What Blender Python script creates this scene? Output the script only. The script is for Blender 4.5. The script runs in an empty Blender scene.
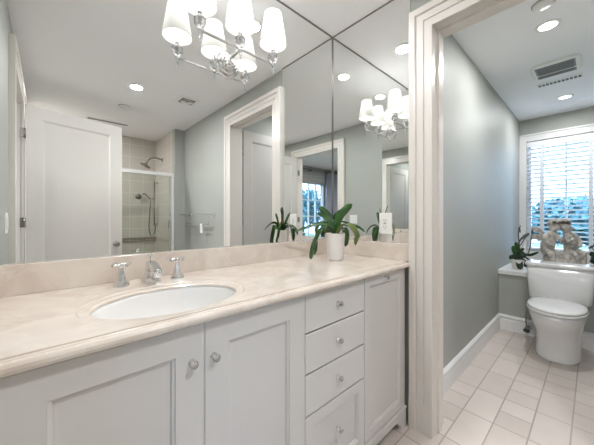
import bpy, bmesh, math, random
from mathutils import Matrix, Vector
random.seed(7)
PI = math.pi
SC = bpy.context.scene
COL = SC.collection
V = Vector

# ---------------------------------------------------------------- camera, world, exposure
D, X1, C = 1.30, 1.552, 2.52          # mirror plane y, return wall x, ceiling height
X0 = -0.185                           # left wall
ZC, ZS = 0.940, 1.042                 # counter top, top of splash
cam_d = bpy.data.cameras.new('camera')
cam = bpy.data.objects.new('camera', cam_d); COL.objects.link(cam)
cam.location = (0, 0, 1.20)
cam.rotation_euler = (PI/2, 0, -math.radians(42.5))
cam_d.sensor_width = 36.0
cam_d.lens = 36.0*272.0/594.0
cam_d.shift_y = -6.0/594.0
cam_d.clip_start = 0.01
SC.camera = cam

w = bpy.data.worlds.new('world'); SC.world = w; w.use_nodes = True
nt = w.node_tree; nt.nodes.clear()
wo = nt.nodes.new('ShaderNodeOutputWorld'); bg = nt.nodes.new('ShaderNodeBackground')
tc = nt.nodes.new('ShaderNodeTexCoord'); sp = nt.nodes.new('ShaderNodeSeparateXYZ')
cr = nt.nodes.new('ShaderNodeValToRGB')
nt.links.new(tc.outputs['Generated'], sp.inputs[0]); nt.links.new(sp.outputs['Z'], cr.inputs[0])
cr.color_ramp.elements[0].position = 0.0; cr.color_ramp.elements[0].color = (0.36, 0.60, 0.95, 1)
cr.color_ramp.elements[1].position = 0.30; cr.color_ramp.elements[1].color = (0.52, 0.75, 1.0, 1)
nt.links.new(cr.outputs[0], bg.inputs[0]); bg.inputs[1].default_value = 5.5
nt.links.new(bg.outputs[0], wo.inputs[0])

vs = SC.view_settings
vs.view_transform = 'Standard'; vs.look = 'None'; vs.gamma = 1.0; vs.use_curve_mapping = False
vs.exposure = 0.82
cy = SC.cycles
cy.use_denoising = True
cy.max_bounces = 14; cy.diffuse_bounces = 6; cy.glossy_bounces = 10; cy.transmission_bounces = 10
cy.transparent_max_bounces = 16
cy.sample_clamp_indirect = 4.0; cy.blur_glossy = 0.3
LAMP_W = 7.0        # each recessed downlight
BULB_W = 0.32        # each sconce bulb
WARM = (0.98, 0.98, 1.0)

# ---------------------------------------------------------------- materials
def newmat(name):
    m = bpy.data.materials.new(name); m.use_nodes = True
    return m, m.node_tree, m.node_tree.nodes['Principled BSDF']
def mat(name, col, rough=0.5, metal=0.0, var=0.0, scale=8.0, bump=0.0, bscale=60.0, coat=0.0, emit=None, estr=0.0, detail=3.0, col2=None):
    m, t, b = newmat(name)
    b.inputs['Base Color'].default_value = (*col, 1); b.inputs['Roughness'].default_value = rough
    b.inputs['Metallic'].default_value = metal; b.inputs['Coat Weight'].default_value = coat
    if emit: b.inputs['Emission Color'].default_value = (*emit, 1); b.inputs['Emission Strength'].default_value = estr
    co = t.nodes.new('ShaderNodeTexCoord')
    if var or col2:
        n = t.nodes.new('ShaderNodeTexNoise'); n.inputs['Scale'].default_value = scale; n.inputs['Detail'].default_value = detail
        r = t.nodes.new('ShaderNodeValToRGB')
        c2 = col2 or tuple(max(0, c*(1-var)) for c in col)
        r.color_ramp.elements[0].position = .3; r.color_ramp.elements[1].position = .7
        r.color_ramp.elements[0].color = (*c2, 1); r.color_ramp.elements[1].color = (*col, 1)
        t.links.new(co.outputs['Object'], n.inputs['Vector']); t.links.new(n.outputs['Fac'], r.inputs[0]); t.links.new(r.outputs[0], b.inputs['Base Color'])
    if bump:
        n2 = t.nodes.new('ShaderNodeTexNoise'); n2.inputs['Scale'].default_value = bscale
        bp = t.nodes.new('ShaderNodeBump'); bp.inputs['Strength'].default_value = bump; bp.inputs['Distance'].default_value = .002
        t.links.new(co.outputs['Object'], n2.inputs['Vector']); t.links.new(n2.outputs['Fac'], bp.inputs['Height']); t.links.new(bp.outputs[0], b.inputs['Normal'])
    return m
M = {}
M['wall'] = mat('grey_wall_paint', (.372, .385, .355), .55, var=.03, scale=2, bump=.05)
M['ceiling'] = mat('ceiling_paint', (.84, .84, .85), .75, var=.02, scale=2)
M['trim'] = mat('cream_trim_paint', (.69, .655, .61), .28, var=.02, scale=3)
M['white_trim'] = mat('white_trim_paint', (.74, .74, .73), .3, var=.02, scale=3)
M['door'] = mat('door_paint', (.54, .52, .49), .35, var=.02, scale=3)
M['cabinet'] = mat('cabinet_paint', (.60, .582, .562), .35, var=.02, scale=3)
M['dark'] = mat('dark_gap', (.05, .048, .045), .8, var=.1)
M['porcelain'] = mat('porcelain', (.80, .80, .80), .12, var=.01, scale=4, coat=.5)
M['basin'] = mat('basin_porcelain', (.76, .75, .73), .12, var=.01, scale=4, coat=.5)
M['chrome'] = mat('chrome', (.78, .78, .79), .10, 1.0, var=.04, scale=20)
M['nickel'] = mat('dark_nickel', (.30, .28, .26), .28, 1.0, var=.1, scale=20)
M['crystal'] = mat('crystal', (.85, .86, .88), .04, .35, var=.3, scale=60)
_b = M['crystal'].node_tree.nodes['Principled BSDF']; _b.inputs['Metallic'].default_value = 0.0; _b.inputs['Transmission Weight'].default_value = .85; _b.inputs['IOR'].default_value = 1.5
M['mirror'] = mat('mirror_silver', (.90, .915, .905), 0.0, 1.0)
M['pot'] = mat('white_pot_glaze', (.74, .71, .68), .35, var=.05, scale=12)
M['soil'] = mat('bark_mix', (.10, .055, .03), .9, var=.6, scale=60, bump=.8)
M['leaf'] = mat('orchid_leaf', (.040, .125, .022), .22, col2=(.012, .048, .012), scale=9, coat=.4)
M['leaf_old'] = mat('orchid_leaf_olive', (.13, .17, .03), .3, col2=(.07, .11, .02), scale=12, coat=.3)
M['leaf_dark'] = mat('dark_leaf', (.02, .06, .02), .35, col2=(.008, .02, .01), scale=12)
M['stem'] = mat('flower_stem', (.035, .05, .03), .5, var=.4, scale=30)
M['petal'] = mat('dried_petal', (.18, .18, .20), .6, var=.4, scale=30)
M['stone'] = mat('weathered_stone', (.66, .62, .57), .85, col2=(.26, .235, .21), scale=26, bump=.7, bscale=90)
M['plastic'] = mat('white_plastic', (.78, .77, .74), .35, var=.01)
M['slot'] = mat('slot_dark', (.10, .10, .10), .6, var=.1)
M['grille'] = mat('grille_grey', (.24, .24, .25), .6, var=.1)
M['blind'] = mat('white_blind', (.80, .82, .86), .45, var=.02)
M['tape'] = mat('blind_tape', (.70, .74, .80), .7, var=.03)
M['curtain'] = mat('lavender_grey_curtain', (.36, .36, .42), .9, var=.15, scale=20)
M['shade_cloth'] = mat('roman_shade_cloth', (.42, .41, .40), .9, var=.12, scale=20)
M['bronze'] = mat('bronze_rod', (.05, .045, .05), .4, .8, var=.1)
M['carpet'] = mat('bedroom_carpet', (.40, .36, .31), .95, var=.2, scale=120, bump=.5)
M['bark'] = mat('tree_bark', (.12, .09, .07), .9, var=.4, scale=14, bump=.6)
M['foliage'] = mat('tree_foliage', (.09, .24, .26), .7, col2=(.05, .14, .18), scale=6)
M['ground'] = mat('lawn_ground', (.10, .16, .08), .9, var=.5, scale=3)
M['black'] = mat('black_rubber', (.03, .03, .03), .5, var=.2)
M['lens'] = mat('lamp_lens', (.9, .9, .88), .4, emit=(1, .97, .92), estr=3.0)
M['bulb'] = mat('bulb_glass', (.9, .9, .85), .4, emit=(1, .93, .82), estr=3.0)

def marble(name, base, dark, vein):
    m, t, b = newmat(name)
    b.inputs['Roughness'].default_value = .14; b.inputs['Coat Weight'].default_value = .25
    co = t.nodes.new('ShaderNodeTexCoord')
    n = t.nodes.new('ShaderNodeTexNoise'); n.inputs['Scale'].default_value = 7; n.inputs['Detail'].default_value = 8; n.inputs['Distortion'].default_value = .8
    r = t.nodes.new('ShaderNodeValToRGB'); r.color_ramp.elements[0].position = .32; r.color_ramp.elements[1].position = .62
    r.color_ramp.elements[0].color = (*dark, 1); r.color_ramp.elements[1].color = (*base, 1)
    n2 = t.nodes.new('ShaderNodeTexNoise'); n2.inputs['Scale'].default_value = 3.2; n2.inputs['Detail'].default_value = 6; n2.inputs['Distortion'].default_value = 1.5
    r2 = t.nodes.new('ShaderNodeValToRGB'); e = r2.color_ramp.elements
    e[0].position = .475; e[0].color = (0, 0, 0, 1); e[1].position = .5; e[1].color = (1, 1, 1, 1); x = e.new(.525); x.color = (0, 0, 0, 1)
    mx = t.nodes.new('ShaderNodeMixRGB'); mx.inputs[2].default_value = (*vein, 1)
    mu = t.nodes.new('ShaderNodeMath'); mu.operation = 'MULTIPLY'; mu.inputs[1].default_value = .35
    L = t.links.new
    L(co.outputs['Object'], n.inputs['Vector']); L(co.outputs['Object'], n2.inputs['Vector'])
    L(n.outputs['Fac'], r.inputs[0]); L(n2.outputs['Fac'], r2.inputs[0]); L(r2.outputs[0], mu.inputs[0]); L(mu.outputs[0], mx.inputs[0])
    L(r.outputs[0], mx.inputs[1]); L(mx.outputs[0], b.inputs['Base Color'])
    return m
M['marble'] = marble('cream_marble', (.66, .595, .525), (.57, .49, .42), (.70, .65, .60))

def tile_mat(name, c1, c2, grout, ax, pitch, off, gap, merge, rough, axes=('X', 'Y'), mottled=True):
    """tiles on a regular grid; now and then the joint between two tiles is missing (a double tile)"""
    m, t, b = newmat(name); N = t.nodes.new; L = t.links.new
    b.inputs['Roughness'].default_value = rough
    co = N('ShaderNodeTexCoord'); s = N('ShaderNodeSeparateXYZ'); L(co.outputs['Object'], s.inputs[0])
    def ma(op, a, bb=None, c=None):
        n = N('ShaderNodeMath'); n.operation = op
        for i, q in enumerate((a, bb, c)):
            if q is None: continue
            if isinstance(q, (int, float)): n.inputs[i].default_value = q
            else: L(q, n.inputs[i])
        return n.outputs[0]
    def grid(o, k):
        q = ma('DIVIDE', ma('SUBTRACT', o, off[k]), pitch[k]); fl = ma('FLOOR', q); fr = ma('SUBTRACT', q, fl)
        return fl, fr
    u, fu = grid(s.outputs[axes[0]], 0); v, fv = grid(s.outputs[axes[1]], 1)
    def rnd(a, bq):
        cb = N('ShaderNodeCombineXYZ'); L(a, cb.inputs[0]); L(bq, cb.inputs[1])
        wn = N('ShaderNodeTexWhiteNoise'); wn.noise_dimensions = '3D'; L(cb.outputs[0], wn.inputs[0]); return wn.outputs['Value']
    # pair tiles (2k, 2k+1) into a double when the random number is low
    parity = ma('FRACT', ma('MULTIPLY', ma('ADD', u, 1000), .5))          # 0 or .5
    pair = ma('FLOOR', ma('MULTIPLY', ma('ADD', u, 1000), .5))
    dbl = ma('LESS_THAN', rnd(pair, v), merge)
    gu, gv = gap/pitch[0], gap/pitch[1]
    left = ma('LESS_THAN', fu, gu/2); right = ma('GREATER_THAN', fu, 1-gu/2)
    odd = ma('GREATER_THAN', parity, .25); even = ma('SUBTRACT', 1, odd)
    left = ma('MULTIPLY', left, ma('SUBTRACT', 1, ma('MULTIPLY', dbl, odd)))
    right = ma('MULTIPLY', right, ma('SUBTRACT', 1, ma('MULTIPLY', dbl, even)))
    vv = ma('MAXIMUM', ma('LESS_THAN', fv, gv/2), ma('GREATER_THAN', fv, 1-gv/2))
    g = ma('MINIMUM', 1, ma('ADD', ma('ADD', left, right), vv))
    idu = ma('ADD', ma('MULTIPLY', dbl, ma('ADD', pair, .3)), ma('MULTIPLY', ma('SUBTRACT', 1, dbl), ma('ADD', u, 77.7)))
    rv = rnd(idu, v)
    n = N('ShaderNodeTexNoise'); n.inputs['Scale'].default_value = 14; n.inputs['Detail'].default_value = 6; L(co.outputs['Object'], n.inputs['Vector'])
    f = ma('ADD', ma('MULTIPLY', rv, .6 if mottled else .3), ma('MULTIPLY', n.outputs['Fac'], .4 if mottled else .3))
    r = N('ShaderNodeMixRGB'); r.inputs[1].default_value = (*c1, 1); r.inputs[2].default_value = (*c2, 1); L(f, r.inputs[0])
    o = N('ShaderNodeMixRGB'); o.inputs[2].default_value = (*grout, 1); L(g, o.inputs[0]); L(r.outputs[0], o.inputs[1])
    L(o.outputs[0], b.inputs['Base Color'])
    bp = N('ShaderNodeBump'); bp.inputs['Strength'].default_value = .4; bp.inputs['Distance'].default_value = .002
    L(ma('SUBTRACT', 1, g), bp.inputs['Height']); L(bp.outputs[0], b.inputs['Normal'])
    return m
M['floor'] = tile_mat('tumbled_floor_tile', (.68, .615, .57), (.55, .485, .44), (.40, .35, .31), None, (.155, .1555), (.047, .0845), .007, .45, .38)
M['tile_back'] = tile_mat('shower_tile_back', (.52, .48, .43), (.46, .42, .37), (.62, .59, .54), None, (.20, .20), (.0, .0), .008, 0, .3, ('X', 'Z'), False)
M['tile_side'] = tile_mat('shower_tile_side', (.52, .48, .43), (.46, .42, .37), (.62, .59, .54), None, (.20, .20), (.0, .0), .008, 0, .3, ('Y', 'Z'), False)
M['tile_band'] = tile_mat('shower_tile_band', (.30, .25, .20), (.20, .16, .13), (.45, .41, .35), None, (.05, .05), (.0, .0), .004, .3, .4, ('X', 'Z'))

def glass(name, tint, refl=.06):
    m = bpy.data.materials.new(name); m.use_nodes = True; t = m.node_tree; t.nodes.clear()
    o = t.nodes.new('ShaderNodeOutputMaterial'); mx = t.nodes.new('ShaderNodeMixShader')
    a = t.nodes.new('ShaderNodeBsdfTransparent'); a.inputs[0].default_value = (*tint, 1)
    g = t.nodes.new('ShaderNodeBsdfGlossy'); g.inputs['Roughness'].default_value = .02
    fr = t.nodes.new('ShaderNodeFresnel'); fr.inputs[0].default_value = 1.35
    t.links.new(fr.outputs[0], mx.inputs[0]); t.links.new(a.outputs[0], mx.inputs[1]); t.links.new(g.outputs[0], mx.inputs[2]); t.links.new(mx.outputs[0], o.inputs[0])
    return m
M['glass'] = glass('clear_window_glass', (.96, .98, 1.0)); M['shower_glass'] = glass('shower_glass', (.93, .96, .94))

def shade_mat():
    m, t, b = newmat('pleated_lamp_shade')
    b.inputs['Base Color'].default_value = (.86, .85, .83, 1); b.inputs['Roughness'].default_value = .8
    b.inputs['Emission Color'].default_value = (1, .965, .92, 1); b.inputs['Emission Strength'].default_value = .03
    tr = t.nodes.new('ShaderNodeBsdfTranslucent'); tr.inputs[0].default_value = (.9, .87, .82, 1)
    mx = t.nodes.new('ShaderNodeMixShader'); mx.inputs[0].default_value = .10
    o = t.nodes['Material Output']
    t.links.new(b.outputs[0], mx.inputs[1]); t.links.new(tr.outputs[0], mx.inputs[2]); t.links.new(mx.outputs[0], o.inputs[0])
    return m
M['shade'] = shade_mat()

# ---------------------------------------------------------------- helpers
def BM(): return bmesh.new()
def box(bm, x0, x1, y0, y1, z0, z1, bev=0, mi=0):
    mt = Matrix.Translation(((x0+x1)/2, (y0+y1)/2, (z0+z1)/2)) @ Matrix.Diagonal((abs(x1-x0), abs(y1-y0), abs(z1-z0), 1))
    r = bmesh.ops.create_cube(bm, size=1, matrix=mt)
    es = set(); fs = set()
    for v in r['verts']:
        es.update(v.link_edges); fs.update(v.link_faces)
    for f in fs: f.material_index = mi
    if bev: bmesh.ops.bevel(bm, geom=list(es), offset=bev, segments=2, profile=.5, affect='EDGES')
    return bm
def frame_of(d):
    d = V(d).normalized(); up = V((0, 0, 1)) if abs(d.z) < .95 else V((1, 0, 0))
    a = d.cross(up).normalized(); return a, a.cross(d).normalized()
def tube(bm, pts, rad, n=10, cap=True):
    pts = [V(p) for p in pts]; rs = rad if isinstance(rad, (list, tuple)) else [rad]*len(pts)
    rings = []; a = None
    for i, p in enumerate(pts):
        d = (pts[min(i+1, len(pts)-1)]-pts[max(i-1, 0)]).normalized()
        if a is None: a, b = frame_of(d)
        else:
            a = (a-d*a.dot(d)).normalized(); b = d.cross(a)
        rings.append([bm.verts.new(p+(a*math.cos(2*PI*k/n)+b*math.sin(2*PI*k/n))*rs[i]) for k in range(n)])
    for r0, r1 in zip(rings, rings[1:]):
        for k in range(n): bm.faces.new((r0[k], r0[(k+1) % n], r1[(k+1) % n], r1[k])).smooth = True
    if cap: bm.faces.new(rings[0][::-1]); bm.faces.new(rings[-1])
    bmesh.ops.recalc_face_normals(bm, faces=bm.faces[:])
    return bm
def spline(pts, n=6):
    pts = [V(p) for p in pts]; q = [pts[0]*2-pts[1]]+pts+[pts[-1]*2-pts[-2]]; out = []
    for i in range(1, len(q)-2):
        for k in range(n):
            t = k/n; p0, p1, p2, p3 = q[i-1:i+3]
            out.append(.5*((2*p1)+(p2-p0)*t+(2*p0-5*p1+4*p2-p3)*t*t+(3*p1-p0-3*p2+p3)*t**3))
    out.append(pts[-1]); return out
def loft(bm, rings, close=True, cap0=True, cap1=True, smooth=True):
    R = [[bm.verts.new(p) for p in r] for r in rings]; n = len(R[0])
    for a, b in zip(R, R[1:]):
        for k in range(n if close else n-1):
            f = bm.faces.new((a[k], a[(k+1) % n], b[(k+1) % n], b[k])); f.smooth = smooth
    if cap0: bm.faces.new(R[0][::-1])
    if cap1: bm.faces.new(R[-1])
    bmesh.ops.recalc_face_normals(bm, faces=bm.faces[:])
    return bm
def lathe(bm, prof, at=(0, 0, 0), n=24, axis='z', square=0, sx=1, sy=1, smooth=True, cap0=True, cap1=True, rot=None):
    rings = []
    for r, z in prof:
        ring = []
        for k in range(n):
            th = 2*PI*k/n + (PI/4 if n == 4 else 0); c, s = math.cos(th), math.sin(th)
            if n == 4: c, s = c*1.414, s*1.414
            p = V((r*c*sx, r*s*sy, z))
            if axis == 'x': p = V((p.z, p.x, p.y))
            if axis == 'y': p = V((p.x, p.z, p.y))
            ring.append(p+V(at))
        rings.append(ring)
    return loft(bm, rings, True, cap0, cap1, smooth)
def oval(cx, cy, a, b, z, n=32, p=2.0, egg=0):
    out = []
    for k in range(n):
        th = 2*PI*k/n; c, s = math.cos(th), math.sin(th)
        x = math.copysign(abs(c)**(2/p), c); y = math.copysign(abs(s)**(2/p), s)
        out.append(V((cx+a*x, cy+b*y*(1+egg*x), z)))
    return out
def panel(bm, x0, x1, z0, z1, y_front, t, rings, back=False, mtx=None):
    """a slab facing -y; rings = [(inset, depth)...] carve the front (and the back)"""
    def rect(i, y): return [V((x0+i, y, z0+i)), V((x1-i, y, z0+i)), V((x1-i, y, z1-i)), V((x0+i, y, z1-i))]
    lo = [rect(0, y_front+t/2)]; e = .002
    fr = [rect(0, y_front+e), rect(e, y_front)]+[rect(i, y_front+d) for i, d in rings]
    yb = y_front+t
    bk = [rect(0, yb-e), rect(e, yb)]+([rect(i, yb-d) for i, d in rings] if back else [])
    rr = fr[::-1]+bk
    if mtx: rr = [[mtx @ p for p in r] for r in rr]
    return loft(bm, rr, smooth=False)
REG = {}
def thing(name, label, cat, loc=(0, 0, 0), rz=0, group=None):
    o = bpy.data.objects.new(name, None); COL.objects.link(o); o.empty_display_size = .05
    o.location = loc; o.rotation_euler = (0, 0, rz)
    REG[o.name] = (Matrix.Translation(loc) @ Matrix.Rotation(rz, 4, 'Z')).inverted()
    tag(o, label, cat, group); return o
def tag(o, label=None, cat=None, group=None, kind=None):
    if label: o['label'] = label
    if cat: o['category'] = cat
    if group: o['group'] = group
    if kind: o['kind'] = kind
    return o
def obj(name, bm, m, parent=None, world=False, label=None):
    me = bpy.data.meshes.new(name)
    if world and parent is not None: bmesh.ops.transform(bm, matrix=REG[parent.name], verts=bm.verts[:])
    bm.to_mesh(me); bm.free()
    for q in (m if isinstance(m, (list, tuple)) else [m]): me.materials.append(q)
    o = bpy.data.objects.new(name, me); COL.objects.link(o)
    if parent is not None:
        o.parent = parent
        if parent.name in REG: REG[o.name] = REG[parent.name]
    if label: o['label'] = label
    return o
def struct(name, bm, m, parent=None):
    o = obj(name, bm, m, parent)
    if parent is None: o['kind'] = 'structure'
    return o
def structbox(name, m, *b): return struct(name, box(BM(), *b), m)
def copy_tree(o, loc=None, parent=None):
    c = o.copy(); COL.objects.link(c)
    if parent is not None: c.parent = parent
    elif loc is not None: c.location = loc
    if o.name in REG: REG[c.name] = REG[o.name]
    for ch in [q for q in list(COL.objects) if q.parent == o]: copy_tree(ch, None, c)
    return c

# ---------------------------------------------------------------- room shell
T = .11
YS, YB = -1.66, -2.60                 # shower front plane / back
YL, YR = .697, -.267                  # toilet room side walls
XL, XW = 3.60, 4.83                   # ledge face, window wall
OY0, OY1, OZ = -.20, .590, 2.235      # toilet doorway
EY0, EY1 = -.975, -.04                # entry doorway
# floor and ceiling slabs
struct('floor', box(BM(), X0-.12, XW+.12, YB-.12, D+.12, -.10, 0), M['floor'])
bm = BM(); box(bm, X0-.12, XW+.12, YB-.12, D+.12, C, C+.10)
struct('ceiling', bm, M['ceiling'])
# vanity wall
structbox('wall_vanity', M['wall'], X0, X1, D+.006, D+.12, 0, C)
# return wall with the toilet doorway
bm = BM()
box(bm, X1, X1+T, OY1+.02, D+.12, 0, C); box(bm, X1, X1+T, YS-.02, OY0-.02, 0, C); box(bm, X1, X1+T, OY0-.02, OY1+.02, OZ+.02, C)
struct('wall_right', bm, M['wall'])
# left wall with entry doorway
bm = BM()
box(bm, X0-T, X0, EY1+.02, D+.12, 0, C); box(bm, X0-T, X0, YS, EY0-.02, 0, C); box(bm, X0-T, X0, EY0-.02, EY1+.02, 2.265, C)
struct('wall_left', bm, M['wall'])
# stub beside the shower
structbox('wall_stub', M['wall'], 1.406, X1, YS-.10, YS, 0, C)
# toilet room walls
structbox('wall_toilet_left', M['wall'], X1+T, XW, YL, YL+.10, 0, C)
structbox('wall_toilet_right', M['wall'], X1+T, XW, YR-.10, YR, 0, C)
# window wall: opening y -.14 .. .625, z .78 .. 2.21
WY0, WY1, WZ0, WZ1 = -.145, .622, .74, 2.215
bm = BM()
box(bm, XW, XW+.14, WY1, YL+.10, 0, C); box(bm, XW, XW+.14, YR-.10, WY0, 0, C)
box(bm, XW, XW+.14, WY0, WY1, WZ1, C); box(bm, XW, XW+.14, WY0, WY1, 0, WZ0)
struct('wall_window', bm, M['wall'])
# low wall with ledge behind the toilet
structbox('wall_ledge', M['wall'], XL, XW, YR, YL, 0, .585)
bm = BM(); box(bm, XL-.025, XW, YR, YL, .585, .632, .006); struct('trim_ledge_board', bm, M['white_trim'])
# shower walls
structbox('wall_shower_back', M['tile_back'], X0, 1.406, YB-.10, YB, 0, C)
bm = BM(); box(bm, 1.406, 1.45, YB-.10, YS-.10, 0, C); struct('wall_shower_right', bm, M['tile_side'])
structbox('wall_shower_left', M['tile_side'], X0-.10, X0, YB-.10, YS, 0, C)
bm = BM(); box(bm, X0, 1.406, YB, YB+.006, .785, .835); box(bm, X0, 1.406, YB, YB+.012, .775, .785); box(bm, X0, 1.406, YB, YB+.012, .835, .845)
struct('trim_shower_band_back', bm, M['tile_band'])
bm = BM(); box(bm, 1.400, 1.406, YB, YS-.02, .785, .835); struct('trim_shower_band_side', bm, M['tile_band'])
structbox('trim_shower_curb', M['tile_back'], X0, 1.406, YS-.10, YS, 0, .12)

# casings
def casing_profile():   # (offset from the opening outward, thickness)
    return [(0, .0), (0, .022), (.002, .024), (.040, .024), (.041, .0195), (.044, .0195), (.046, .026), (.082, .026), (.083, .0215), (.086, .0215), (.088, .030), (.093, .034), (.122, .034), (.126, .030), (.126, 0)]
def casing(name, plane, sgn, y0, y1, z1, m, z0=0.0, axis='x'):
    """casing round an opening in a wall x = plane (axis x) or y = plane (axis y), standing off to the side sgn"""
    bm = BM(); rings = []
    P = casing_profile()
    def pt(y, z, t):
        return V((plane+sgn*t, y, z)) if axis == 'x' else V((y, plane+sgn*t, z))
    rings.append([pt(y0-o, z0, t) for o, t in P]); rings.append([pt(y0-o, z1+o, t) for o, t in P])
    rings.append([pt(y1+o, z1+o, t) for o, t in P]); rings.append([pt(y1+o, z0, t) for o, t in P])
    loft(bm, rings, True, True, True, smooth=False)
    if z0 == 0:
        Q = [(-.0005, .0), (-.0005, .027), (.084, .029), (.088, .0352), (.124, .0352), (.1265, .031), (.1265, 0)]
        for y_, sg in ((y0, -1), (y1, 1)): loft(bm, [[pt(y_+sg*o, z, t) for o, t in Q] for z in (0, .160, .164)], smooth=False)
    return struct(name, bm, m)
casing('trim_toilet_door_casing', X1, -1, OY0, OY1, OZ, M['trim'])
casing('trim_toilet_door_casing_inner', X1+T, 1, OY0+.0, OY1-.015, OZ, M['white_trim']) if False else None
bm = BM()
for a, b, c, d in ((OY1, OY1+.02, 0, OZ+.02), (OY0-.02, OY0, 0, OZ+.02), (OY0, OY1, OZ, OZ+.02)): box(bm, X1-.004, X1+T+.03, a, b, c, d)
for a, b, c, d in ((OY1-.012, OY1, 0, OZ), (OY0, OY1-.012, OZ-.012, OZ)): box(bm, X1+.045, X1+.085, a, b, c, d)
struct('trim_toilet_door_jamb', bm, M['trim'])
casing('trim_entry_casing', X0, 1, EY0, EY1, 2.245, M['trim'])
casing('trim_entry_casing_bedroom', X0-T, -1, EY0, EY1, 2.245, M['trim'])
bm = BM()
for a, b, c, d in ((EY1, EY1+.02, 0, 2.265), (EY0-.02, EY0, 0, 2.265), (EY0, EY1, 2.245, 2.265)): box(bm, X0-T-.004, X0+.004, a, b, c, d)
struct('trim_entry_jamb', bm, M['trim'])
# baseboards
def baseboard(name, x0, x1, y0, y1, axis, sgn, m):
    """axis: along which it runs; sgn: side it stands out to"""
    P = [(0, 0), (.018, 0), (.018, .105), (.014, .112), (.014, .128), (.022, .133), (.020, .142), (.010, .152), (.004, .156), (0, .156)]
    bm = BM()
    if axis == 'x': rs = [[V((x, y0+sgn*t, z)) for t, z in P] for x in (x0, x1)]
    else: rs = [[V((x0+sgn*t, y, z)) for t, z in P] for y in (y0, y1)]
    loft(bm, rs, smooth=False); return struct(name, bm, m)
baseboard('baseboard_toilet_left', X1+T+.03, XL, YL, YL, 'x', -1, M['white_trim'])
baseboard('baseboard_toilet_back', XL, XL, YR, YL, 'y', -1, M['white_trim'])
baseboard('baseboard_toilet_right', X1+T+.03, XL, YR, YR, 'x', 1, M['white_trim'])
baseboard('baseboard_right', X1, X1, YS, OY0-.13, 'y', -1, M['trim'])
baseboard('baseboard_left', X0, X0, YS, EY0-.13, 'y', 1, M['trim'])
baseboard('baseboard_stub', 1.406, X1-.02, YS, YS, 'x', 1, M['trim'])

# bedroom beyond the entry doorway
BX, BYW, BY1 = -4.0, -2.50, 1.70
structbox('floor_bedroom', M['carpet'], BX-.1, X0-.12, BYW-.1, BY1+.1, -.10, 0)
structbox('ceiling_bedroom', M['ceiling'], BX-.1, X0-.12, BYW-.1, BY1+.1, C, C+.10)
structbox('wall_bedroom_left', M['wall'], BX-.1, BX, BYW-.1, BY1+.1, 0, C)
structbox('wall_bedroom_back', M['wall'], BX, X0-T, BY1, BY1+.1, 0, C)
structbox('wall_bedroom_stub', M['wall'], X0-T, X0-.10, D+.12, BY1+.1, 0, C)
structbox('wall_bedroom_corner', M['wall'], X0-T, X0-.10, BYW-.1, YS, 0, C)
BW0, BW1, BZ0, BZ1 = -2.62, -.95, .30, 2.12
bm = BM()
box(bm, BX, BW0, BYW-.12, BYW, 0, C); box(bm, BW1, X0-T, BYW-.12, BYW, 0, C)
box(bm, BW0, BW1, BYW-.12, BYW, 0, BZ0); box(bm, BW0, BW1, BYW-.12, BYW, BZ1, C)
struct('wall_bedroom_window', bm, M['wall'])

# ---------------------------------------------------------------- windows
def window(name, pt, w0, w1, z0, z1, lites, m, depth=.08, fr=.045):
    """pt(u, d, z) -> world; u along the wall, d outward into the opening"""
    def bx(bm, u0, u1, d0, d1, a, b):
        p, q = pt(u0, d0, a), pt(u1, d1, b)
        box(bm, min(p.x, q.x), max(p.x, q.x), min(p.y, q.y), max(p.y, q.y), a, b)
    root = thing(name, None, None, pt((w0+w1)/2, depth/2, z0)); root['kind'] = 'structure'
    bm = BM()
    bx(bm, w0, w0+fr, .02, depth+.02, z0, z1); bx(bm, w1-fr, w1, .02, depth+.02, z0, z1)
    bx(bm, w0+fr, w1-fr, .02, depth+.02, z0, z0+fr); bx(bm, w0+fr, w1-fr, .02, depth+.02, z1-fr, z1)
    obj('window_frame', bm, m, root, True)
    nu, nz = lites; bm = BM(); mw = .022
    for i in range(1, nu):
        u = w0+fr+(w1-w0-2*fr)*i/nu; bx(bm, u-mw/2, u+mw/2, .04, depth, z0+fr, z1-fr)
    for i in range(1, nz):
        z = z0+fr+(z1-z0-2*fr)*i/nz; bx(bm, w0+fr, w1-fr, .045, depth-.005, z-mw/2, z+mw/2)
    obj('muntin_bars', bm, m, root, True)
    bm = BM(); bx(bm, w0+fr, w1-fr, .058, .062, z0+fr, z1-fr); obj('pane', bm, M['glass'], root, True)
    return root
window('window_1', lambda u, d, z: V((XW+d, u, z)), WY0, WY1, WZ0, WZ1, (2, 1), M['white_trim'])
window('window_2', lambda u, d, z: V((u, BYW-d, z)), BW0, BW1, BZ0, BZ1, (6, 4), M['white_trim'])
bm = BM()
cw = .075
for a, b, c, d in ((WY1, WY1+cw, .632, WZ1+cw), (WY0-cw, WY0, .632, WZ1+cw), (WY0, WY1, WZ1, WZ1+cw)): box(bm, XW-.028, XW, a, b, c, d, .004)
box(bm, XW-.04, XW, WY0-cw-.01, WY1+cw-.002, WZ1+cw, WZ1+cw+.02, .004); box(bm, XW-.05, XW+.02, WY0, WY1, WZ0-.03, WZ0, .004); box(bm, XW-.02, XW, WY0, WY1, .632, WZ0-.03)
struct('trim_window_casing', bm, M['white_trim'])

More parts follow.
